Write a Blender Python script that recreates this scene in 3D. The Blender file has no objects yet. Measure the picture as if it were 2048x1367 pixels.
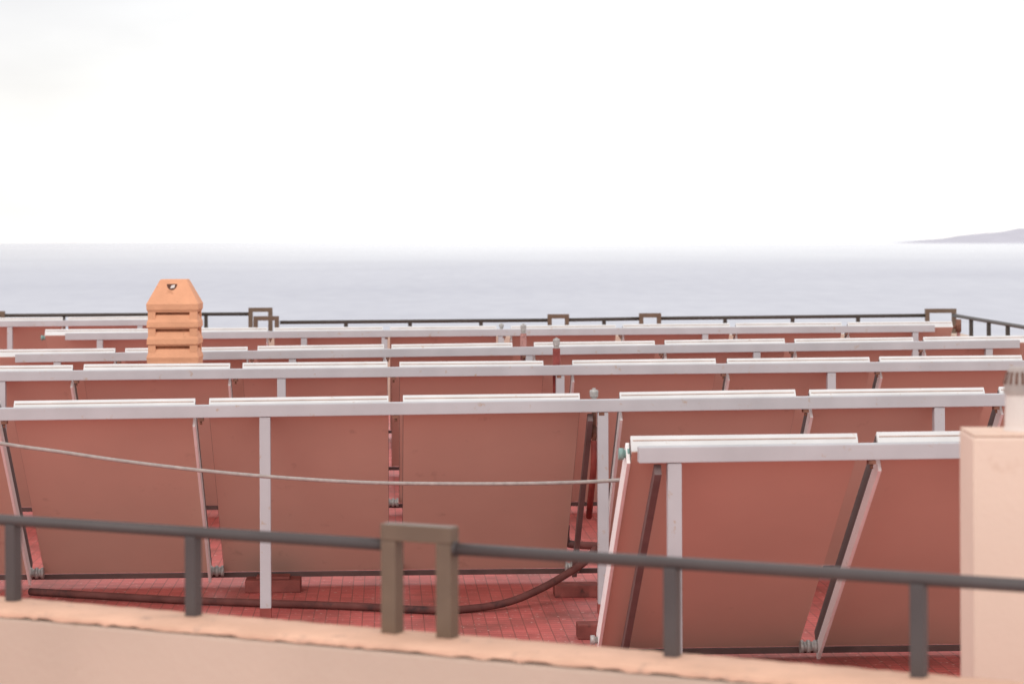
import bpy, bmesh, math, random
from mathutils import Vector, Matrix
random.seed(7)
C = bpy.context.scene.collection
R = math.radians
F = 85/36*2048.0
H = 2.4
HY = 481.0
ROLL = R(0.25)

# ------------------------------------------------------------ photo helper
def ray(px, py):
    u = px-1024.0; v = HY-py
    return (u*math.cos(ROLL)+v*math.sin(ROLL))/F, (-u*math.sin(ROLL)+v*math.cos(ROLL))/F
def at_depth(px, py, Y):
    a, b = ray(px, py); return Vector((a*Y, Y, H+b*Y))
def at_height(px, py, z):
    a, b = ray(px, py); Y = (z-H)/b; return Vector((a*Y, Y, z))

# ------------------------------------------------------------ materials
def nd(nt, t, **kw):
    n = nt.nodes.new(t)
    for k, v in kw.items(): setattr(n, k, v)
    return n
def new_mat(name):
    m = bpy.data.materials.new(name); m.use_nodes = True
    nt = m.node_tree; b = nt.nodes['Principled BSDF']
    return m, nt, b
def paint(name, col, rough=0.6, var=0.12, scale=4.0, stain=None, stain_amt=0.0, stain_scale=18.0, bump=0.0, bump_scale=60.0, metal=0.0, spec=0.4, stretch=(1,1,1)):
    m, nt, b = new_mat(name)
    b.inputs['Roughness'].default_value = rough
    b.inputs['Metallic'].default_value = metal
    b.inputs['Specular IOR Level'].default_value = spec
    geo = nd(nt, 'ShaderNodeNewGeometry')
    mp = nd(nt, 'ShaderNodeMapping'); mp.inputs['Scale'].default_value = stretch
    nt.links.new(geo.outputs['Position'], mp.inputs['Vector'])
    n1 = nd(nt, 'ShaderNodeTexNoise'); n1.inputs['Scale'].default_value = scale; n1.inputs['Detail'].default_value = 4
    nt.links.new(mp.outputs[0], n1.inputs['Vector'])
    rmp = nd(nt, 'ShaderNodeMapRange')
    rmp.inputs['From Min'].default_value = .3; rmp.inputs['From Max'].default_value = .7
    rmp.inputs['To Min'].default_value = 1-var; rmp.inputs['To Max'].default_value = 1+var
    nt.links.new(n1.outputs['Fac'], rmp.inputs['Value'])
    mul = nd(nt, 'ShaderNodeMix', data_type='RGBA', blend_type='MULTIPLY'); mul.inputs[0].default_value = 1
    mul.inputs[6].default_value = (*col, 1)
    nt.links.new(rmp.outputs[0], mul.inputs[7])
    out = mul.outputs[2]
    if stain:
        n2 = nd(nt, 'ShaderNodeTexNoise'); n2.inputs['Scale'].default_value = stain_scale; n2.inputs['Detail'].default_value = 5; n2.inputs['Roughness'].default_value = .65
        nt.links.new(mp.outputs[0], n2.inputs['Vector'])
        r2 = nd(nt, 'ShaderNodeMapRange')
        r2.inputs['From Min'].default_value = .66-stain_amt*.2; r2.inputs['From Max'].default_value = .74-stain_amt*.1
        nt.links.new(n2.outputs['Fac'], r2.inputs['Value'])
        mx = nd(nt, 'ShaderNodeMix', data_type='RGBA')
        nt.links.new(r2.outputs[0], mx.inputs[0]); nt.links.new(out, mx.inputs[6]); mx.inputs[7].default_value = (*stain, 1)
        out = mx.outputs[2]
    nt.links.new(out, b.inputs['Base Color'])
    if bump:
        n3 = nd(nt, 'ShaderNodeTexNoise'); n3.inputs['Scale'].default_value = bump_scale; n3.inputs['Detail'].default_value = 4
        nt.links.new(geo.outputs['Position'], n3.inputs['Vector'])
        bp = nd(nt, 'ShaderNodeBump'); bp.inputs['Strength'].default_value = bump; bp.inputs['Distance'].default_value = .01
        nt.links.new(n3.outputs['Fac'], bp.inputs['Height']); nt.links.new(bp.outputs[0], b.inputs['Normal'])
    return m

M = {}
M['white'] = paint('white_paint', (.47,.46,.475), .55, .08, 3, (.43,.32,.24), .18, 16, spec=.3)
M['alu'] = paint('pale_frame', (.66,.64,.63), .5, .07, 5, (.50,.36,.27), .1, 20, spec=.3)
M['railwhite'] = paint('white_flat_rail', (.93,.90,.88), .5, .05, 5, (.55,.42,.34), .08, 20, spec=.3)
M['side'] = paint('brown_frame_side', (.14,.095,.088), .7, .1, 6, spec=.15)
M['trim'] = paint('tan_trim', (.44,.31,.26), .6, .2, 9)
M['back'] = paint('terracotta_back', (.665,.475,.385), .7, .05, 1.3, (.57,.40,.32), .10, 5, spec=.15)
M['glass'] = paint('collector_glass', (.06,.065,.08), .25, .05, 3)
M['dark_bar'] = paint('dark_brown_steel', (.17,.12,.115), .6, .15, 8)
M['bottom'] = paint('grimy_rail', (.10,.055,.05), .7, .2, 8)
M['rust'] = paint('rust', (.20,.09,.06), .8, .3, 30)
M['galv'] = paint('galvanised_fitting', (.42,.40,.38), .5, .2, 40, (.16,.12,.10), .3, 60, metal=.3)
M['green'] = paint('green_cap', (.22,.36,.33), .5, .1, 20)
M['red'] = paint('red_paint', (.29,.075,.062), .7, .2, 6, (.06,.03,.03), .3, 9, spec=.2)
M['ventred'] = paint('deep_red_pipe_paint', (.23,.05,.042), .7, .25, 14, (.08,.03,.03), .3, 20, spec=.2)
M['block'] = paint('dull_red_block', (.21,.06,.05), .75, .25, 8, (.08,.035,.03), .4, 9, spec=.2)
M['redpipe'] = paint('red_pipe_paint', (.13,.048,.042), .75, .25, 8, (.035,.026,.026), .6, 3.5, spec=.15)  # red darkened in colour for the shadow the floor pipe lies in
M['pinkrust'] = paint('pink_rust', (.36,.17,.15), .7, .3, 40, (.2,.06,.05), .4, 50)
M['rail'] = paint('dark_handrail', (.080,.064,.062), .45, .12, 6, spec=.35)
M['bronze'] = paint('bronze_paint', (.150,.098,.066), .45, .12, 8, spec=.4)
M['farrail'] = paint('far_railing_paint', (.050,.038,.030), .5, .1, 8)
M['wall'] = paint('peach_render', (.56,.425,.34), .9, .07, 1.3, (.47,.335,.255), .2, 7, bump=.18, bump_scale=40, spec=.2)
M['coping'] = paint('orange_coping', (.66,.40,.285), .9, .12, 5, (.48,.31,.235), .4, 14, bump=.5, bump_scale=30, spec=.2)
M['pillar'] = paint('pale_peach_render', (.75,.565,.465), .9, .045, 1.5, (.70,.50,.40), .18, 6, bump=.15, bump_scale=50, spec=.2)
M['pillartop'] = paint('peach_top', (.74,.53,.42), .9, .08, 5, (.62,.42,.32), .25, 14, bump=.4, bump_scale=40, spec=.2)
M['orange'] = paint('orange_chimney_paint', (.77,.375,.22), .85, .08, 5, (.60,.28,.16), .2, 12, bump=.4, bump_scale=40, spec=.2)
M['hole_dark'] = paint('dark_slot', (.13,.055,.035), .9, .2, 20)  # flat dark colour for the shade inside the chimney hole and cowl slots
M['recess'] = paint('brown_recess', (.34,.14,.075), .9, .2, 14)  # dark of the louvre gaps put into the core colour
M['ventgrey'] = paint('beige_grey_cowl', (.36,.30,.275), .5, .1, 20)
M['ventwhite'] = paint('white_pipe', (.66,.58,.54), .5, .05, 10)
M['cable'] = paint('beige_cable', (.36,.31,.285), .7, .15, 30)
M['hill'] = paint('hazy_hill', (.51,.50,.55), 1.0, .06, .002, spec=0)  # distance haze baked into the pale hill colour

# tiles
m, nt, b = new_mat('red_roof_tiles'); M['tiles'] = m
geo = nd(nt, 'ShaderNodeNewGeometry')
mp = nd(nt, 'ShaderNodeMapping'); mp.inputs['Rotation'].default_value = (0,0,R(-3))
nt.links.new(geo.outputs['Position'], mp.inputs['Vector'])
br = nd(nt, 'ShaderNodeTexBrick'); br.offset = 0; br.squash = 1
br.inputs['Scale'].default_value = 1; br.inputs['Brick Width'].default_value = .078; br.inputs['Row Height'].default_value = .078
br.inputs['Mortar Size'].default_value = .004; br.inputs['Mortar Smooth'].default_value = .3
br.inputs['Color1'].default_value = (.61,.145,.13,1); br.inputs['Color2'].default_value = (.50,.112,.102,1); br.inputs['Mortar'].default_value = (.29,.085,.072,1)
nt.links.new(mp.outputs[0], br.inputs['Vector'])
n1 = nd(nt, 'ShaderNodeTexNoise'); n1.inputs['Scale'].default_value = 1.4; n1.inputs['Detail'].default_value = 6; n1.inputs['Roughness'].default_value = .65
nt.links.new(geo.outputs['Position'], n1.inputs['Vector'])
r1 = nd(nt, 'ShaderNodeMapRange'); r1.inputs['From Min'].default_value = .47; r1.inputs['From Max'].default_value = .75
nt.links.new(n1.outputs['Fac'], r1.inputs['Value'])
mx = nd(nt, 'ShaderNodeMix', data_type='RGBA'); mx.inputs[7].default_value = (.20,.070,.058,1)
nt.links.new(r1.outputs[0], mx.inputs[0]); nt.links.new(br.outputs['Color'], mx.inputs[6])
vo = nd(nt, 'ShaderNodeTexNoise'); vo.inputs['Scale'].default_value = 30; vo.inputs['Detail'].default_value = 2
nt.links.new(geo.outputs['Position'], vo.inputs['Vector'])
r2 = nd(nt, 'ShaderNodeMapRange'); r2.inputs['From Min'].default_value = .67; r2.inputs['From Max'].default_value = .71
nt.links.new(vo.outputs['Fac'], r2.inputs['Value'])
mx2 = nd(nt, 'ShaderNodeMix', data_type='RGBA'); mx2.inputs[7].default_value = (.70,.50,.44,1)
nt.links.new(r2.outputs[0], mx2.inputs[0]); nt.links.new(mx.outputs[2], mx2.inputs[6])
nt.links.new(mx2.outputs[2], b.inputs['Base Color'])
b.inputs['Roughness'].default_value = .45
bp = nd(nt, 'ShaderNodeBump'); bp.inputs['Strength'].default_value = .4; bp.inputs['Distance'].default_value = .005; bp.invert = True
nt.links.new(br.outputs['Fac'], bp.inputs['Height']); nt.links.new(bp.outputs[0], b.inputs['Normal'])

# sea: streaked pale water; Fresnel-type gloss at grazing view stands in for horizon haze
m, nt, b = new_mat('sea_water'); M['sea'] = m
geo = nd(nt, 'ShaderNodeNewGeometry')
mp = nd(nt, 'ShaderNodeMapping'); mp.inputs['Scale'].default_value = (.0016,.0007,1)
nt.links.new(geo.outputs['Position'], mp.inputs['Vector'])
n1 = nd(nt, 'ShaderNodeTexNoise'); n1.inputs['Scale'].default_value = 1; n1.inputs['Detail'].default_value = 8; n1.inputs['Roughness'].default_value = .6
nt.links.new(mp.outputs[0], n1.inputs['Vector'])
mp2 = nd(nt, 'ShaderNodeMapping'); mp2.inputs['Scale'].default_value = (.05,.012,1)
nt.links.new(geo.outputs['Position'], mp2.inputs['Vector'])
n2 = nd(nt, 'ShaderNodeTexNoise'); n2.inputs['Scale'].default_value = 1; n2.inputs['Detail'].default_value = 5
nt.links.new(mp2.outputs[0], n2.inputs['Vector'])
ad = nd(nt, 'ShaderNodeMath', operation='MULTIPLY_ADD'); ad.inputs[1].default_value = .8
nt.links.new(n2.outputs['Fac'], ad.inputs[0]); nt.links.new(n1.outputs['Fac'], ad.inputs[2])
r1 = nd(nt, 'ShaderNodeMapRange'); r1.inputs['From Min'].default_value = .6; r1.inputs['From Max'].default_value = 1.2
nt.links.new(ad.outputs[0], r1.inputs['Value'])
mx = nd(nt, 'ShaderNodeMix', data_type='RGBA'); mx.inputs[6].default_value = (.415,.42,.475,1); mx.inputs[7].default_value = (.52,.525,.57,1)
nt.links.new(r1.outputs[0], mx.inputs[0]); nt.links.new(mx.outputs[2], b.inputs['Base Color'])
b.inputs['Roughness'].default_value = .55; b.inputs['IOR'].default_value = 1.33
lw = nd(nt, 'ShaderNodeLayerWeight'); lw.inputs['Blend'].default_value = .5
fr = nd(nt, 'ShaderNodeMapRange', interpolation_type='SMOOTHSTEP'); fr.inputs['From Min'].default_value = .985; fr.inputs['From Max'].default_value = 1.001
fr.inputs['To Max'].default_value = .72
nt.links.new(lw.outputs['Facing'], fr.inputs['Value'])
gl = nd(nt, 'ShaderNodeBsdfGlossy'); gl.inputs['Roughness'].default_value = .12; gl.inputs['Color'].default_value = (.93,.93,.96,1)
ms = nd(nt, 'ShaderNodeMixShader')
nt.links.new(fr.outputs[0], ms.inputs[0]); nt.links.new(b.outputs[0], ms.inputs[1]); nt.links.new(gl.outputs[0], ms.inputs[2])
nt.links.new(ms.outputs[0], nt.nodes['Material Output'].inputs['Surface'])

# ------------------------------------------------------------ mesh helpers
class MB:
    def __init__(s): s.bm = bmesh.new()
    def hexa(s, p):
        v = [s.bm.verts.new(q) for q in p]
        for f in ((0,3,2,1),(4,5,6,7),(0,1,5,4),(1,2,6,5),(2,3,7,6),(3,0,4,7)):
            s.bm.faces.new([v[i] for i in f])
        return s
    def box(s, x0,x1,y0,y1,z0,z1):
        return s.hexa([(x0,y0,z0),(x1,y0,z0),(x1,y1,z0),(x0,y1,z0),(x0,y0,z1),(x1,y0,z1),(x1,y1,z1),(x0,y1,z1)])
    def bar(s, p0, p1, a, bb, side=None):
        p0 = Vector(p0); p1 = Vector(p1); d = (p1-p0).normalized()
        sd = Vector(side) if side is not None else Vector((1,0,0))
        sd = (sd - d*sd.dot(d)).normalized(); up = sd.cross(d)
        q = []
        for p in (p0, p1):
            for i, j in ((-1,-1),(1,-1),(1,1),(-1,1)):
                q.append(p + sd*(a/2*i) + up*(bb/2*j))
        return s.hexa(q)
    def tube(s, pts, r, n=12, caps=True):
        pts = [Vector(p) for p in pts]; rings = []
        rr = r if isinstance(r, (list, tuple)) else [r]*len(pts)
        ref = None
        for i, p in enumerate(pts):
            d = (pts[min(i+1,len(pts)-1)]-pts[max(i-1,0)])
            if d.length < 1e-9: d = Vector((0,0,1))
            d.normalize()
            if ref is None:
                ref = Vector((0,0,1)) if abs(d.z) < .9 else Vector((1,0,0))
            ref = (ref - d*ref.dot(d)).normalized(); o = d.cross(ref)
            rings.append([s.bm.verts.new(p + ref*(rr[i]*math.cos(2*math.pi*k/n)) + o*(rr[i]*math.sin(2*math.pi*k/n))) for k in range(n)])
        for a, b2 in zip(rings, rings[1:]):
            for k in range(n):
                f = s.bm.faces.new([a[k], a[(k+1)%n], b2[(k+1)%n], b2[k]]); f.smooth = True
        if caps:
            s.bm.faces.new(rings[0][::-1]); s.bm.faces.new(rings[-1])
        return s
    def lathe(s, prof, cx=0, cy=0, n=20):
        rings = []
        for r, z in prof:
            rings.append([s.bm.verts.new((cx+r*math.cos(2*math.pi*k/n), cy+r*math.sin(2*math.pi*k/n), z)) for k in range(n)])
        for a, b2 in zip(rings, rings[1:]):
            for k in range(n):
                f = s.bm.faces.new([a[k], a[(k+1)%n], b2[(k+1)%n], b2[k]])
        s.bm.faces.new(rings[0][::-1]); s.bm.faces.new(rings[-1])
        return s
    def frusta(s, prof, cap=True):
        rings = [[s.bm.verts.new((i*hx, j*hy, z)) for i, j in ((-1,-1),(1,-1),(1,1),(-1,1))] for z, hx, hy in prof]
        for a, b2 in zip(rings, rings[1:]):
            for k in range(4): s.bm.faces.new([a[k], a[(k+1)%4], b2[(k+1)%4], b2[k]])
        if cap:
            s.bm.faces.new(rings[0][::-1]); s.bm.faces.new(rings[-1])
        return s
    def build(s, name, mat, parent=None, bevel=0.0):
        bm = s.bm
        bmesh.ops.recalc_face_normals(bm, faces=bm.faces[:])
        if bevel:
            es = [e for e in bm.edges if len(e.link_faces) == 2 and e.calc_face_angle(0) > .6]
            bmesh.ops.bevel(bm, geom=es, offset=bevel, segments=2, affect='EDGES', profile=.6)
        me = bpy.data.meshes.new(name); bm.to_mesh(me); bm.free()
        me.materials.append(mat)
        o = bpy.data.objects.new(name, me); C.objects.link(o)
        if parent: o.parent = parent
        return o
def tag(o, label=None, cat=None, group=None, kind=None):
    if label: o['label'] = label
    if cat: o['category'] = cat
    if group: o['group'] = group
    if kind: o['kind'] = kind
    return o
def thing(name, loc, rz, label, cat, group=None):
    o = bpy.data.objects.new(name, None); C.objects.link(o)
    o.location = loc; o.rotation_euler = (0,0,rz); o.empty_display_size = .2
    return tag(o, label, cat, group)

ORD = ['first','second','third','fourth','fifth','sixth','seventh','eighth','ninth']

# ------------------------------------------------------------ solar rows
YAW = R(3.0); cU, sU = math.cos(YAW), math.sin(YAW)
ZB = 1.333           # beam centre height at the middle of a row
PT = .09             # collector thickness
WT, ZT = .05, .012   # top back edge relative to the beam

class Row:
    def __init__(s, xref, yref, slope, wb=1.45, zbot=.10):
        s.wb = wb; s.zbot = zbot
        a, bq = ray(xref, yref)
        Y = (ZB-H)/bq
        for _ in range(12):
            t = a*Y/cU
            Y = (ZB+slope*t-H)/bq
        s.Y0 = Y - t*sU; s.slope = slope
    def t(s, px, dw=0.0):
        py = 481 + F*(H-ZB)/s.Y0
        k, _ = ray(px, py)
        X0, Y0 = -sU*dw, s.Y0 + cU*dw
        return (k*Y0 - X0)/(cU - k*sU)
    def w(s, t, w, z): return Vector((t*cU - w*sU, s.Y0 + t*sU + w*cU, z))
    def zb(s, t): return ZB + s.slope*t

def make_panel(row, p0, p1, label, group, coupl, stub_left=False, stub_top=False):
    t0, t1 = row.t(p0, .08), row.t(p1, .08)
    tc = (t0+t1)/2; wd = t1-t0; sl = row.slope
    base = thing('solar_panel', row.w(tc, .6, 0), YAW, label, 'solar panel', group)
    dz = row.zb(tc)-ZB + random.uniform(-.004,.004)
    B = Vector((0, row.wb-.6, row.zbot)); T = Vector((0, WT-.6, ZB+ZT+dz))
    S = T-B; L = S.length; S.normalize(); N = Vector((0, S.z, -S.y))
    if N.y < 0: N = -N
    tw = random.uniform(-.003,.003)
    def P(x, s_, n): return B + S*s_ + N*n + Vector((x, 0, x*(sl+tw)*(s_/L)))
    def slab(mb, x0,x1,s0,s1,n0,n1):
        mb.hexa([P(x0,s0,n0),P(x1,s0,n0),P(x1,s1,n0),P(x0,s1,n0),P(x0,s0,n1),P(x1,s0,n1),P(x1,s1,n1),P(x0,s1,n1)])
    h = wd/2
    mb = MB(); slab(mb, -h+.002, h-.002, .003, L-.003, -.003, .010); mb.build('back_sheet', M['back'], base)
    e = .025
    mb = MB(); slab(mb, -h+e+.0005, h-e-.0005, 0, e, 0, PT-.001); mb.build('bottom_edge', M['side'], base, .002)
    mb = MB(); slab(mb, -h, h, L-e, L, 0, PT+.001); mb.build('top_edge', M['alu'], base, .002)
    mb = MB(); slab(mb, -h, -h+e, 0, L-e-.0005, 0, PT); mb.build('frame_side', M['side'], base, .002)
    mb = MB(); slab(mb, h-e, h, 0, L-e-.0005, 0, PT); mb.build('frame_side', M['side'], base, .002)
    mb = MB(); slab(mb, -h+e-.004, h-e+.004, e-.004, L-e+.004, PT-.02, PT-.008); mb.build('glass', M['glass'], base)
    mb = MB(); slab(mb, -h+.01, h-.01, L-.001, L+.003, PT*.66, PT*.73); mb.build('top_trim', M['trim'], base)
    if coupl:
        mb = MB(); c = P(h, .055, -.03); x = c.x
        prof = []
        for k in range(5):
            rr = .038 if k%2 == 0 else .028
            prof += [((x-.005+k*.020, c.y, c.z), rr), ((x-.005+(k+1)*.020-.002, c.y, c.z), rr)]
        mb.tube([q[0] for q in prof], [q[1] for q in prof], 12)
        mb.build('pipe_coupling', M['galv'], base)
    if stub_left:
        c = P(-h, .05, .03)
        mb = MB(); mb.tube([(c.x-.06,c.y,c.z),(c.x-.035,c.y,c.z),(c.x-.034,c.y,c.z),(c.x,c.y,c.z)], [.028,.028,.020,.020], 12)
        mb.build('pipe_coupling', M['galv'], base)
    if stub_top:
        c = P(-h, L-.10, .045)
        mb = MB(); mb.tube([(c.x-.055,c.y,c.z),(c.x-.03,c.y,c.z),(c.x-.028,c.y,c.z),(c.x-.014,c.y,c.z),(c.x-.012,c.y,c.z),(c.x,c.y,c.z)], [.030,.030,.021,.021,.030,.030], 14)
        mb.build('pipe_cap', M['green'], base)
    return t0, t1

def make_row(row, panels, posts, beam_px, rowdesc, rackdesc, coupl, group, stub=False, stub_top=False, braces=(), skip=(), endrail=False, bw=.035):
    spans = []
    n = len(panels)
    for i, (a, b2) in enumerate(panels):
        pos = 'leftmost' if i == 0 else ('rightmost' if i == n-1 else ORD[i]+' from left')
        lab = 'solar panel with terracotta back, %s in the %s' % (pos, rowdesc)
        spans.append(make_panel(row, a, b2, lab, group, coupl and i < n-1, stub and i == 0, stub_top and i == 0))
    rack = thing('panel_rack', row.w(0,0,0), YAW, rackdesc, 'metal rack', 'white racks under the solar panels')
    tb0, tb1 = row.t(beam_px[0], -.04), row.t(beam_px[1], -.04)
    mb = MB(); mb.bar((tb0,0,row.zb(tb0)), (tb1,0,row.zb(tb1)), .085, .080, (0,1,0)); mb.build('beam', M['white'], rack, .006)
    for p in posts:
        t = row.t(p)
        zt = row.zb(t)-.0425
        mb = MB(); mb.bar((t,0,.055),(t,0,zt), .070, .070, (1,0,0)); po = mb.build('post', M['white'], rack, .005)
        mb = MB(); mb.bar((t,0,0.0),(t,0,.065), .074, .074, (1,0,0)); mb.build('foot', M['red'], po, .004)
        if p in braces:
            ts = t-.045-bw
            a = Vector((ts, .00, row.zb(t)-.075)); b3 = Vector((ts, row.wb-.06, row.zbot-.035))
            mb = MB(); mb.bar(a, b3, bw, .060, (1,0,0)); mb.build('sloped_brace', M['dark_bar'], rack, .003)
    def side_rail(g, shift=0.0, wdt=.085):
        a = Vector((g, .066+shift, row.zb(g)-.068+shift)); b3 = Vector((g, row.wb-.034+shift, row.zbot-.037+shift))
        mb = MB(); mb.bar(a, b3, .018, wdt, (1,0,0)); mb.build('side_rail', M['railwhite'], rack, .002)
    for gi, ((a0,a1),(b0,b1)) in enumerate(zip(spans, spans[1:])):
        gm = (a1+b0)/2
        g = b0+.004 if gm > -.5 else a1-.004
        if gi not in skip: side_rail(g)
        mb = MB(); mb.box(gm-.018,gm+.018,-.036,.02,row.zb(gm)-.062,row.zb(gm)-.041)
        cl = mb.build('clamp', M['rust'], rack)
        mb = MB(); mb.tube([(gm,-.015,row.zb(gm)-.085),(gm,-.015,row.zb(gm)-.0625)], .008, 8); mb.build('bolt', M['rust'], cl)
    if endrail: side_rail(spans[0][0]-.010, .065, .12)
    l0, l1 = spans[0][0]+.02, spans[-1][1]-.02
    mb = MB(); mb.bar((l0,row.wb+.01,row.zbot-.024),(l1,row.wb+.01,row.zbot-.024), .034, .034, (0,1,0)); mb.build('bottom_rail', M['bottom'], rack, .003)
    return spans

r1 = Row(1600, 904, .0054, 1.85, .065)
make_row(r1, [(1262,1716),(1755,2213)], [1348, 2010], (1278, 2230), 'short front row beside the peach pillar',
         'white steel rack of the short front row beside the peach pillar', True, 'panels of the short front row', stub=True, stub_top=True, braces=(1348,), endrail=True, bw=.036)
r2 = Row(1024, 813, .0064)
make_row(r2, [(-362,-1),(27,390),(418,777),(806,1160),(1240,1592),(1620,1970),(2000,2350)], [-150,530,1205,1877,2400], (-380,2360), 'row crossed by the cable',
         'long white steel rack with tall posts, crossed by the sagging cable', True, 'panels of the row behind the cable', braces=(1205,), skip=(2,))
r3 = Row(1024, 741, .0034)
make_row(r3, [(-147,145),(167,460),(485,775),(799,1087),(1145,1432),(1455,1740),(1760,2045)], [3,563,1120,1662], (-150,2075), 'row just before the orange chimney',
         'white steel rack just before the orange chimney', True, 'panels of the row before the chimney', skip=(2,))
r4 = Row(1024, 702, .0075)
make_row(r4, [(-12,230),(250,495),(515,768),(783,1025),(1068,1310),(1330,1570),(1590,1827),(1848,2085)], [115,585,1058,1513,1977], (30,2040), 'row just behind the orange chimney',
         'white steel rack just behind the orange chimney', False, 'panels of the row behind the chimney')
r5 = Row(1024, 664.5, .0030)
make_row(r5, [(90,308),(318,535),(548,766),(780,993),(1022,1232),(1246,1460),(1472,1684),(1696,1905)], [200,608,769,1002,1410,1830], (130,1870), 'fifth row from front',
         'white steel rack of the fifth row, whose ends both show', False, 'panels of the fifth row', stub_top=True)
r6 = Row(150, 646, .0030)
make_row(r6, [(-65,125),(135,322)], [20,280], (-60,318), 'farthest row at left',
         'white steel rack of the short farthest row at left', False, 'panels of the farthest row')

# ------------------------------------------------------------ air vents
def air_vent(row, px, w, zb, zs, zt, rs, mat, label, body=True):
    t = row.t(px, w); p = row.w(t, w, 0)
    v = thing('air_vent', p, 0, label, 'air vent', 'air vents rising between the panels')
    mb = MB(); mb.tube([(0,0,zb),(0,0,zs)], rs, 14)
    mb.build('riser_pipe', M[mat], v)
    mb = MB(); mb.lathe([(rs*.7,zs-.001),(rs*.75,zs+.012),(.020,zs+.014),(.020,zs+.022),(.027,zs+.024),(.029,zt-.022),(.026,zt-.012),(.012,zt-.010),(.012,zt)], n=16)
    mb.build('valve_cap', M['galv'], v)
    return v
v = air_vent(r2, 1188, .14, 1.05, 1.36, 1.44, .014, 'rust', 'grey capped vent over rusty pipe in the cable row gap')
mb = MB(); mb.tube([(-.02,.5,.55),(-.012,.25,.74),(-.005,.03,.90),(0,0,1.00),(0,0,1.10)], .021, 14); mb.build('pipe_sleeve', M['ventred'], v)
mb = MB(); mb.tube([(0,0,1.11),(0,0,1.19)], .022, 8); mb.build('joint', M['rust'], v)
air_vent(r3, 1113, .08, .9, 1.51, 1.60, .031, 'ventred', 'grey capped vent on a thick red pipe')
air_vent(r4, 1047, .08, .9, 1.50, 1.595, .030, 'pinkrust', 'grey capped vent on a flaking pinkish pipe')
air_vent(r5, 1003, .08, 1.0, 1.37, 1.44, .024, 'ventgrey', 'small all grey vent in the fifth row, farthest vent')

# ------------------------------------------------------------ floor pipes, blocks, cable
def smooth(pts, n=8):
    out = []
    for i in range(len(pts)-1):
        p0 = pts[max(i-1,0)]; p1 = pts[i]; p2 = pts[i+1]; p3 = pts[min(i+2,len(pts)-1)]
        for k in range(n):
            t = k/n
            out.append(.5*((2*p1)+(p2-p0)*t+(2*p0-5*p1+4*p2-p3)*t*t+(3*p1-p0-3*p2+p3)*t**3))
    out.append(pts[-1]); return out
pts = [at_height(x,y,.028) for x,y in ((60,1182),(200,1190),(360,1199),(520,1205),(700,1211),(860,1219),(950,1215))]
pts += [at_depth(1020,1202,15.75), at_depth(1080,1177,15.85), at_depth(1130,1149,16.0), at_depth(1170,1122,16.15), at_depth(1192,1095,16.25)]
mb = MB(); mb.tube(smooth(pts), .025, 14)
tag(mb.build('floor_pipe', M['redpipe']), 'long scuffed dark red pipe curving over the tiles under the cable row', 'pipe')
mb = MB()
a = at_height(1132,1088,.06); b4 = at_height(1230,1092,.06)
mb.tube(smooth([a+Vector((0,0,.15)), a+Vector((0,0,.04)), a+Vector((.05,0,0)), b4], 6), .03, 12)
tag(mb.build('elbow_pipe', M['redpipe']), 'short red elbow pipe seen through the gap beside the tall post', 'pipe')
def block(px, py, z, sx, sy, sz, label):
    p = at_height(px, py, 0)
    t = thing('concrete_block', p, YAW, label, 'block', 'red painted blocks on the roof')
    mb = MB(); mb.box(-sx/2,sx/2,-sy/2,sy/2,0,sz); mb.build('slab', M['block'], t, .008)
    if sx > .35:
        mb = MB(); mb.box(-sx*.30,sx*.30,-sy*.35,sy*.35,sz+.001,sz+.02); mb.build('pad', M['block'], t, .004)
block(547,1180,0,.38,.22,.085,'red painted block behind the white post at left')
block(1152,1190,0,.30,.20,.08,'red painted block on the floor beneath the curving pipe end')
block(1182,1274,0,.17,.16,.09,'small red block at the left foot of the front row')

cp = [at_depth(x,y,14.6) for x,y in ((-250,843),(0,886),(120,903),(250,922),(400,940),(530,952),(680,962),(800,966),(1000,967),(1150,964),(1260,958),(1420,946))]
mb = MB(); mb.tube(smooth(cp,6), .0115, 10)
tag(mb.build('cable', M['cable']), 'beige cable sagging across the second row of panels', 'cable')

# ------------------------------------------------------------ orange chimney
cy = 21.9; sc = F/(cy-.24)
pc = at_depth(350, 640, cy); cz = lambda y: H-(y-484)/sc
ch = thing('chimney', (pc.x, cy, 0), R(2), 'orange louvred chimney with a tapered top and dark slots', 'chimney')
hw = lambda px: px/2/sc
mb = MB(); mb.frusta([(cz(625),hw(97),hw(97)),(cz(619),hw(103),hw(103)),(cz(608),hw(104),hw(104)),(cz(562),hw(56),hw(56)),(cz(559),hw(52),hw(52))]); cap = mb.build('tapered_cap', M['orange'], ch, .002)
mb = MB(); mb.frusta([(0,hw(83),hw(83)),(cz(625.5),hw(83),hw(83))]); mb.build('flue_core', M['recess'], ch)
for y0, y1 in ((630,658),(664,692)):
    mb = MB(); mb.frusta([(cz(y1),hw(97),hw(97)),(cz(y1-4),hw(103),hw(103)),(cz(y0+14),hw(102),hw(102)),(cz(y0),hw(91),hw(91))]); mb.build('louvre', M['orange'], ch)
mb = MB(); mb.frusta([(0,hw(102),hw(102)),(cz(722),hw(102),hw(102)),(cz(715),hw(104),hw(104)),(cz(698),hw(93),hw(93))]); mb.build('shaft', M['orange'], ch)
for i in (-1,1):
    for j in (-1,1):
        mb = MB(); q0, q1 = hw(68), hw(98)
        xs = sorted((i*q0,i*q1)); yz = sorted((j*q0,j*q1))
        mb.box(xs[0],xs[1],yz[0],yz[1],cz(705),cz(622)); mb.build('corner_post', M['orange'], ch)
zo0, zo1 = cz(580), cz(568)
def yfront(z):
    k = (z-cz(608))/(cz(562)-cz(608)); return -(hw(104)+(hw(56)-hw(104))*k)
mb = MB(); vs = []
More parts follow.
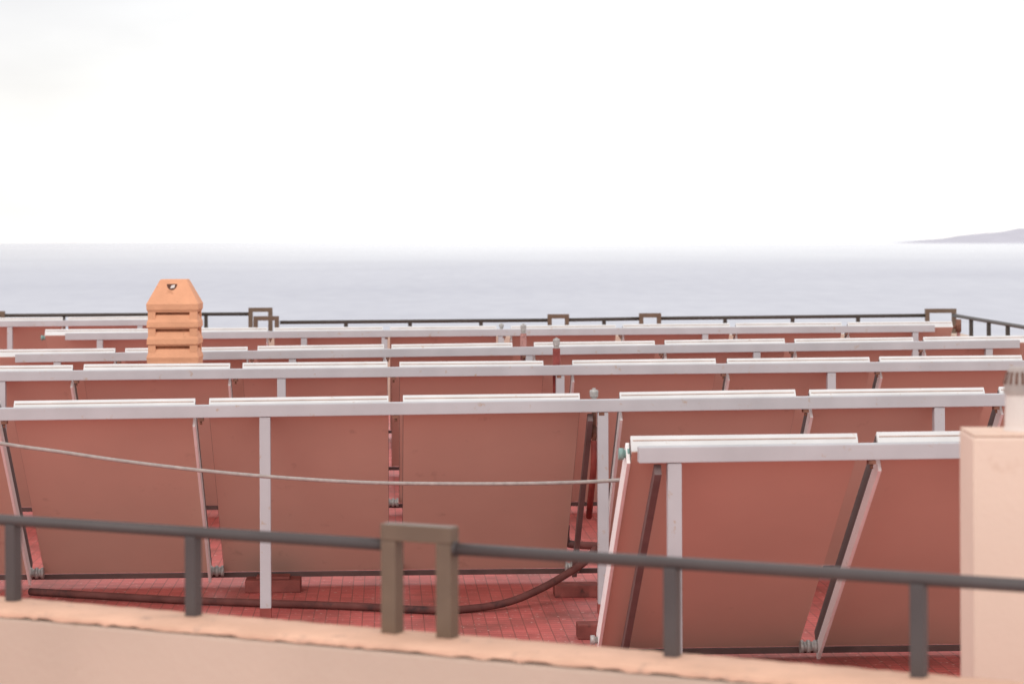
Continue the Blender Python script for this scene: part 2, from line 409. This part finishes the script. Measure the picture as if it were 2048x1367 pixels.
for k in range(13):
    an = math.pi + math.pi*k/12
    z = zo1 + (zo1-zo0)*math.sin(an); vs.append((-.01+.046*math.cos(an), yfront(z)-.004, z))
mb.bm.faces.new([mb.bm.verts.new(q) for q in vs]); op = mb.build('opening', M['hole_dark'], cap)  # dark face laid on the cap, painted shade in place of a cut hole
mb = MB(); mb.hexa([(-.025,yfront(zo1-.03)-.010,zo1-.040),(.012,yfront(zo1-.03)-.010,zo1-.034),(.012,yfront(zo1-.03)-.004,zo1-.034),(-.025,yfront(zo1-.03)-.004,zo1-.040),
    (-.015,yfront(zo1)-.010,zo1-.012),(.018,yfront(zo1)-.010,zo1-.006),(.018,yfront(zo1)-.004,zo1-.006),(-.015,yfront(zo1)-.004,zo1-.012)])
mb.build('pale_bit', M['ventwhite'], cap)  # small pale piece in front of the dark opening

# ------------------------------------------------------------ pillar with vent pipe at right
py_ = 7.0; PY = R(-3)
corner = at_depth(1946, 869, py_); zt = corner.z
pil = thing('roof_pillar', (corner.x, corner.y, 0), PY, 'pale peach square pillar with a vent pipe on top at right', 'pillar')
mb = MB(); mb.box(0,.55,0,.30,-1.0,zt-.006); mb.build('shaft', M['pillar'], pil, .010)
mb = MB(); mb.box(.002,.548,.002,.298,zt-.0055,zt); mb.build('top_face', M['pillartop'], pil, .002)
pp = at_depth(2041, 800, py_+.15); mi = Matrix.Translation((corner.x,corner.y,0)) @ Matrix.Rotation(PY,4,'Z')
lp = mi.inverted() @ Vector((pp.x, pp.y, 0))
zz = lambda y: H-(y-476.5)*(py_+.15)/F
mb = MB(); mb.lathe([(.050,zt-.002),(.049,zt+.004),(.047,zt+.012),(.044,zz(786))], lp.x, lp.y, 24); vp = mb.build('vent_pipe', M['ventwhite'], pil)
mb = MB(); mb.lathe([(.049,zz(787)),(.050,zz(776)),(.048,zz(775)),(.048,zz(766)),(.043,zz(750)),(.037,zz(740)),(.035,zz(737)),(.030,zz(733)),(.004,zz(732))], lp.x, lp.y, 28); cw = mb.build('cowl', M['ventgrey'], vp)
for k in range(16):
    an = 2*math.pi*k/16
    d = Vector((math.cos(an), math.sin(an), 0))
    mb = MB(); mb.bar(Vector((lp.x,lp.y,zz(767)))+d*.0472, Vector((lp.x,lp.y,zz(743)))+d*.0382, .008, .006, d.cross(Vector((0,0,1)))); mb.build('slot', M['hole_dark'], cw)  # dark bars on the cowl surface, painted shade in place of cut slots

# ------------------------------------------------------------ front parapet and railing
ZP = 1.344
A = at_height(27,1200,ZP); Bq = at_height(1838,1352,ZP)
dl = (Bq-A).normalized()
def on_line(px):
    py = 1200+(px-27)*.0842
    k, _ = ray(px, py)
    t = (k*A.y-A.x)/(dl.x-k*dl.y); return A+dl*t
ang = math.atan2(dl.y, dl.x)
LL = (Bq-A).length
wallT = thing('parapet_wall', (A.x,A.y,0), ang, 'peach rendered parapet wall with orange top under the near railing', 'wall')
mb = MB(); mb.box(-2.2,LL+1.6,-.155,.055,-2.0,ZP-.022); mb.build('wall_body', M['wall'], wallT, .01)
bm = bmesh.new(); n = 260
x0, x1 = -2.2, LL+1.6
rows = []
for i in range(n+1):
    x = x0+(x1-x0)*i/n
    j = lambda s_: random.uniform(-s_, s_)
    rows.append([bm.verts.new(q) for q in ((x,-.157+j(.001),ZP-.018+j(.004)),(x,-.156+j(.003),ZP-.008+j(.003)),(x,-.146+j(.004),ZP-.001+j(.002)),(x,-.05,ZP+j(.0008)),(x,.046+j(.002),ZP+j(.001)),(x,.058,ZP-.010),(x,.058,ZP-.022))])
for a, b5 in zip(rows, rows[1:]):
    for k in range(6):
        f = bm.faces.new([a[k],b5[k],b5[k+1],a[k+1]]); f.smooth = True
mb = MB(); mb.bm.free(); mb.bm = bm; mb.build('coping', M['coping'], wallT)

rl = thing('railing', (A.x,A.y,ZP), ang, 'near dark metal railing with inverted U frame, standing on parapet', 'railing')
loc = lambda px: (on_line(px)-A).dot(dl)
uL, uR = loc(785), loc(895)
mb = MB(); mb.tube([(-2.1,0,.236),(uL-.02,0,.236)], .0165, 18); mb.build('handrail', M['rail'], rl)
mb = MB(); mb.tube([(uR+.02,0,.236),(LL+1.5,0,.236)], .0165, 18); mb.build('handrail', M['rail'], rl)
mb = MB(); mb.tube([(uR+.0195,0,.236),(uR+.032,0,.236)], .020, 18); mb.build('collar', M['rail'], rl)
for px in (-330, 27, 387, 1345, 1838, 2330):
    x = loc(px)
    mb = MB(); mb.bar((x,0,-.01),(x,0,.225), .036, .036, (1,0,0)); mb.build('post', M['rail'], rl, .003)
for ux in (uL, uR):
    mb = MB(); mb.bar((ux,0,-.01),(ux,0,.2495), .046, .046, (1,0,0)); mb.build('frame_post', M['bronze'], rl, .003)
mb = MB(); mb.bar((uL-.0235,0,.2725),(uR+.0235,0,.2725), .047, .045, (0,1,0)); mb.build('frame_top', M['bronze'], rl, .003)

# ------------------------------------------------------------ roof, far parapet, far railing
XR = 6.43
mb = MB(); mb.box(-32,XR+.22,4.2,36.2,-46,0)
tag(mb.build('roof_terrace', M['tiles']), kind='structure')
fw = thing('parapet_wall', (0,35.0,0), YAW, 'low peach parapet at the far end of the roof below railing', 'wall')
mb = MB(); mb.box(-30,XR/cU+.12,-.12,.12,0.0,1.02); mb.build('wall_body', M['wall'], fw, .01)
sw = thing('parapet_wall', (XR,0,0), 0, 'low peach parapet along the right edge of the roof', 'wall')
mb = MB(); mb.box(-.11,.11,9.0,35.0+XR*sU-.14,0.0,1.02); mb.build('wall_body', M['wall'], sw, .01)

def fpt(px, py, dY=0.0):
    k, _ = ray(px, py); X = k*(35.0+dY)/(1-k*sU); Y = 35.0+dY+X*sU
    return at_depth(px, py, Y)
fr_ = thing('railing', (0,35.0,0), 0, 'far dark railing with square U frames before the sea', 'railing')
off = Vector((0,-35.0,0))
def rail_seg(root, a, b5, r=.026, mat='farrail'):
    mb = MB(); mb.tube([a,b5], r, 10); mb.build('handrail', M[mat], root)
def u_frame(root, x0, x1, ytop, dY=0.0, a=.062, depth=0):
    p0 = fpt(x0, ytop, dY)+off; p1 = fpt(x1, ytop, dY)+off
    z = (p0.z+p1.z)/2
    for px_, py__ in ((p0.x+a/2,p0.y),(p1.x-a/2,p1.y)):
        mb = MB(); mb.bar((px_,py__,.95),(px_,py__,z-a-.0005), a, a); mb.build('frame_post', M['bronze'], root)
    mb = MB(); mb.bar((p0.x,p0.y,z-a/2),(p1.x,p1.y,z-a/2), a+.002, a, (0,1,0)); mb.build('frame_top', M['bronze'], root)
rail_seg(fr_, fpt(560,644.5)+off, fpt(1096,640)+off); rail_seg(fr_, fpt(1136,639.5)+off, fpt(1280,637)+off); rail_seg(fr_, fpt(1320,636.5)+off, fpt(1856,630.5)+off)
u_frame(fr_, 507, 558, 632); u_frame(fr_, 1095,1138,628); u_frame(fr_,1278,1322,626); u_frame(fr_,1850,1912,617)
for px in (692,820,962,1208,1450,1585,1716):
    p = fpt(px, 642-(px-560)*.0105)+off
    mb = MB(); mb.bar((p.x,p.y,.98),(p.x,p.y,p.z-.02), .055, .055); mb.build('post', M['farrail'], fr_)
fl = thing('railing', (0,36.0,0), 0, 'far dark railing at left ending behind the chimney', 'railing')
off = Vector((0,-36.0,0))
rail_seg(fl, fpt(-200,632,1)+off, fpt(500,627.5,1)+off)
u_frame(fl, 497, 545, 615, 1.0); u_frame(fl, -40, 10, 622, 1.0)
for px in (127,270,412):
    p = fpt(px, 631-(px)*.006, 1)+off
    mb = MB(); mb.bar((p.x,p.y,.0),(p.x,p.y,p.z-.02), .05, .05); mb.build('post', M['farrail'], fl)
sr = thing('railing', (XR,0,0), 0, 'dark railing along the right roof edge running toward viewer', 'railing')
zs = 1.285; yc = 35.0+XR*sU-.1
mb = MB(); mb.tube([(0,8.5,zs),(0,yc,zs)], .026, 10); mb.build('handrail', M['farrail'], sr)
for k in range(14):
    yy = yc-1.35-1.25*k
    mb = MB(); mb.bar((0,yy,.98),(0,yy,zs-.02), .05, .05); mb.build('post', M['farrail'], sr)
t = r5.t(1917, .1); p = r5.w(t, .1, 0)
ej = thing('pipe_end', p, YAW, 'rusty pipe joint at the right end of the fifth row', 'pipe')
mb = MB(); mb.tube([(0,0,.02),(0,0,1.40)], .022, 10); mb.build('riser_pipe', M['pinkrust'], ej)
mb = MB(); mb.tube([(0,0,1.30),(0,0,1.45)], .034, 10); jt = mb.build('joint', M['rust'], ej)
mb = MB(); mb.tube([(-.09,0,1.36),(-.034,0,1.36)], .02, 10); mb.build('side_branch', M['rust'], jt)

# ------------------------------------------------------------ sea and island
SEA = -45.0
mb = MB(); mb.bm.faces.new([mb.bm.verts.new(q) for q in ((-150000,-2000,SEA),(150000,-2000,SEA),(150000,260000,SEA),(-150000,260000,SEA))])
tag(mb.build('sea', M['sea']), kind='structure')
bm = bmesh.new(); IY = 25500.0; nx, ny = 90, 16
gx0 = (1824-1024)/F*27000; gx1 = gx0+6500; gr = []
for i in range(nx+1):
    x = gx0+(gx1-gx0)*i/nx; q = (x-gx0)
    ridge = 8+ .106*q**1.02*(1-.25*q/6500) if q < 1400 else 8+.106*1400**1.02*.95+(q-1400)*.05
    ridge *= min(1, q/150)
    ridge += 5*math.sin(q*.011)*min(1,q/600)+3*math.sin(q*.03+1)*min(1,q/500)
    col = []
    for j in range(ny+1):
        f = j/ny; hgt = math.sin(math.pi*f)**.8 if 0 < f < 1 else 0
        col.append(bm.verts.new((x, IY-600+4200*f, SEA-1+max(0,ridge)*hgt*(1+.05*math.sin(i*.9+j*1.7)))))
    gr.append(col)
for a, b5 in zip(gr, gr[1:]):
    for k in range(ny):
        f = bm.faces.new([a[k],b5[k],b5[k+1],a[k+1]]); f.smooth = True
mb = MB(); mb.bm.free(); mb.bm = bm; tag(mb.build('hills', M['hill']), kind='structure')

# ------------------------------------------------------------ world, sun
w = bpy.data.worlds.new('World'); bpy.context.scene.world = w; w.use_nodes = True
nt = w.node_tree; nt.nodes.clear()
out = nd(nt, 'ShaderNodeOutputWorld')
sky = nd(nt, 'ShaderNodeTexSky'); sky.sky_type = 'NISHITA'; sky.sun_disc = False
sky.sun_elevation = R(33); sky.sun_rotation = R(200)
b1 = nd(nt, 'ShaderNodeBackground'); b1.inputs['Strength'].default_value = .03
nt.links.new(sky.outputs[0], b1.inputs['Color'])
tc = nd(nt, 'ShaderNodeTexCoord')
mp = nd(nt, 'ShaderNodeMapping'); mp.inputs['Scale'].default_value = (2.2,2.2,7); mp.inputs['Location'].default_value = (.35,0,.2)
nt.links.new(tc.outputs['Generated'], mp.inputs['Vector'])
nz = nd(nt, 'ShaderNodeTexNoise'); nz.inputs['Scale'].default_value = 1.6; nz.inputs['Detail'].default_value = 4
nt.links.new(mp.outputs[0], nz.inputs['Vector'])
cr = nd(nt, 'ShaderNodeMapRange'); cr.inputs['From Min'].default_value = .35; cr.inputs['From Max'].default_value = .62
nt.links.new(nz.outputs['Fac'], cr.inputs['Value'])
mx = nd(nt, 'ShaderNodeMix', data_type='RGBA'); mx.inputs[6].default_value = (1.04,1.02,1.02,1); mx.inputs[7].default_value = (1.18,1.15,1.12,1)
nt.links.new(cr.outputs[0], mx.inputs[0])
# a thin grey cloud patch up and to the left
vd = nd(nt, 'ShaderNodeVectorMath', operation='DISTANCE'); vd.inputs[1].default_value = (-.20,.972,.115)
nt.links.new(tc.outputs['Generated'], vd.inputs[0])
mpc = nd(nt, 'ShaderNodeMapping'); mpc.inputs['Scale'].default_value = (9,9,30)
nt.links.new(tc.outputs['Generated'], mpc.inputs['Vector'])
nc = nd(nt, 'ShaderNodeTexNoise'); nc.inputs['Scale'].default_value = 1; nc.inputs['Detail'].default_value = 4
nt.links.new(mpc.outputs[0], nc.inputs['Vector'])
ma = nd(nt, 'ShaderNodeMath', operation='MULTIPLY_ADD'); ma.inputs[1].default_value = .12
nt.links.new(nc.outputs['Fac'], ma.inputs[0]); nt.links.new(vd.outputs['Value'], ma.inputs[2])
cd_ = nd(nt, 'ShaderNodeMapRange', interpolation_type='SMOOTHSTEP'); cd_.inputs['From Min'].default_value = .06; cd_.inputs['From Max'].default_value = .24; cd_.inputs['To Min'].default_value = 1; cd_.inputs['To Max'].default_value = 0
nt.links.new(ma.outputs[0], cd_.inputs['Value'])
mg = nd(nt, 'ShaderNodeMix', data_type='RGBA'); mg.inputs[7].default_value = (.755,.71,.71,1)
nt.links.new(cd_.outputs[0], mg.inputs[0]); nt.links.new(mx.outputs[2], mg.inputs[6])
b2 = nd(nt, 'ShaderNodeBackground'); b2.inputs['Strength'].default_value = 1.0
nt.links.new(mg.outputs[2], b2.inputs['Color'])
ads = nd(nt, 'ShaderNodeAddShader'); nt.links.new(b1.outputs[0], ads.inputs[0]); nt.links.new(b2.outputs[0], ads.inputs[1])
nt.links.new(ads.outputs[0], out.inputs['Surface'])
sd = bpy.data.lights.new('sun', 'SUN'); sd.energy = 0.8; sd.angle = R(22); sd.color = (1,.94,.88)
so = bpy.data.objects.new('sun', sd); C.objects.link(so); so.rotation_euler = (R(57), 0, R(-20)); so.location = (0,0,30)

# ------------------------------------------------------------ camera
cd = bpy.data.cameras.new('camera'); cd.lens = 85; cd.sensor_width = 36; cd.sensor_fit = 'HORIZONTAL'
cd.shift_y = -(683.5-HY)/2048
cd.clip_start = .1; cd.clip_end = 600000
cd.dof.use_dof = True; cd.dof.focus_distance = 16.0; cd.dof.aperture_fstop = 4.2
co = bpy.data.objects.new('camera', cd); C.objects.link(co)
co.matrix_world = Matrix.Translation((0,0,H)) @ Matrix.Rotation(R(90),4,'X') @ Matrix.Rotation(-ROLL,4,'Z')
sc_ = bpy.context.scene; sc_.camera = co
sc_.view_settings.view_transform = 'Standard'; sc_.view_settings.look = 'None'; sc_.view_settings.exposure = 0
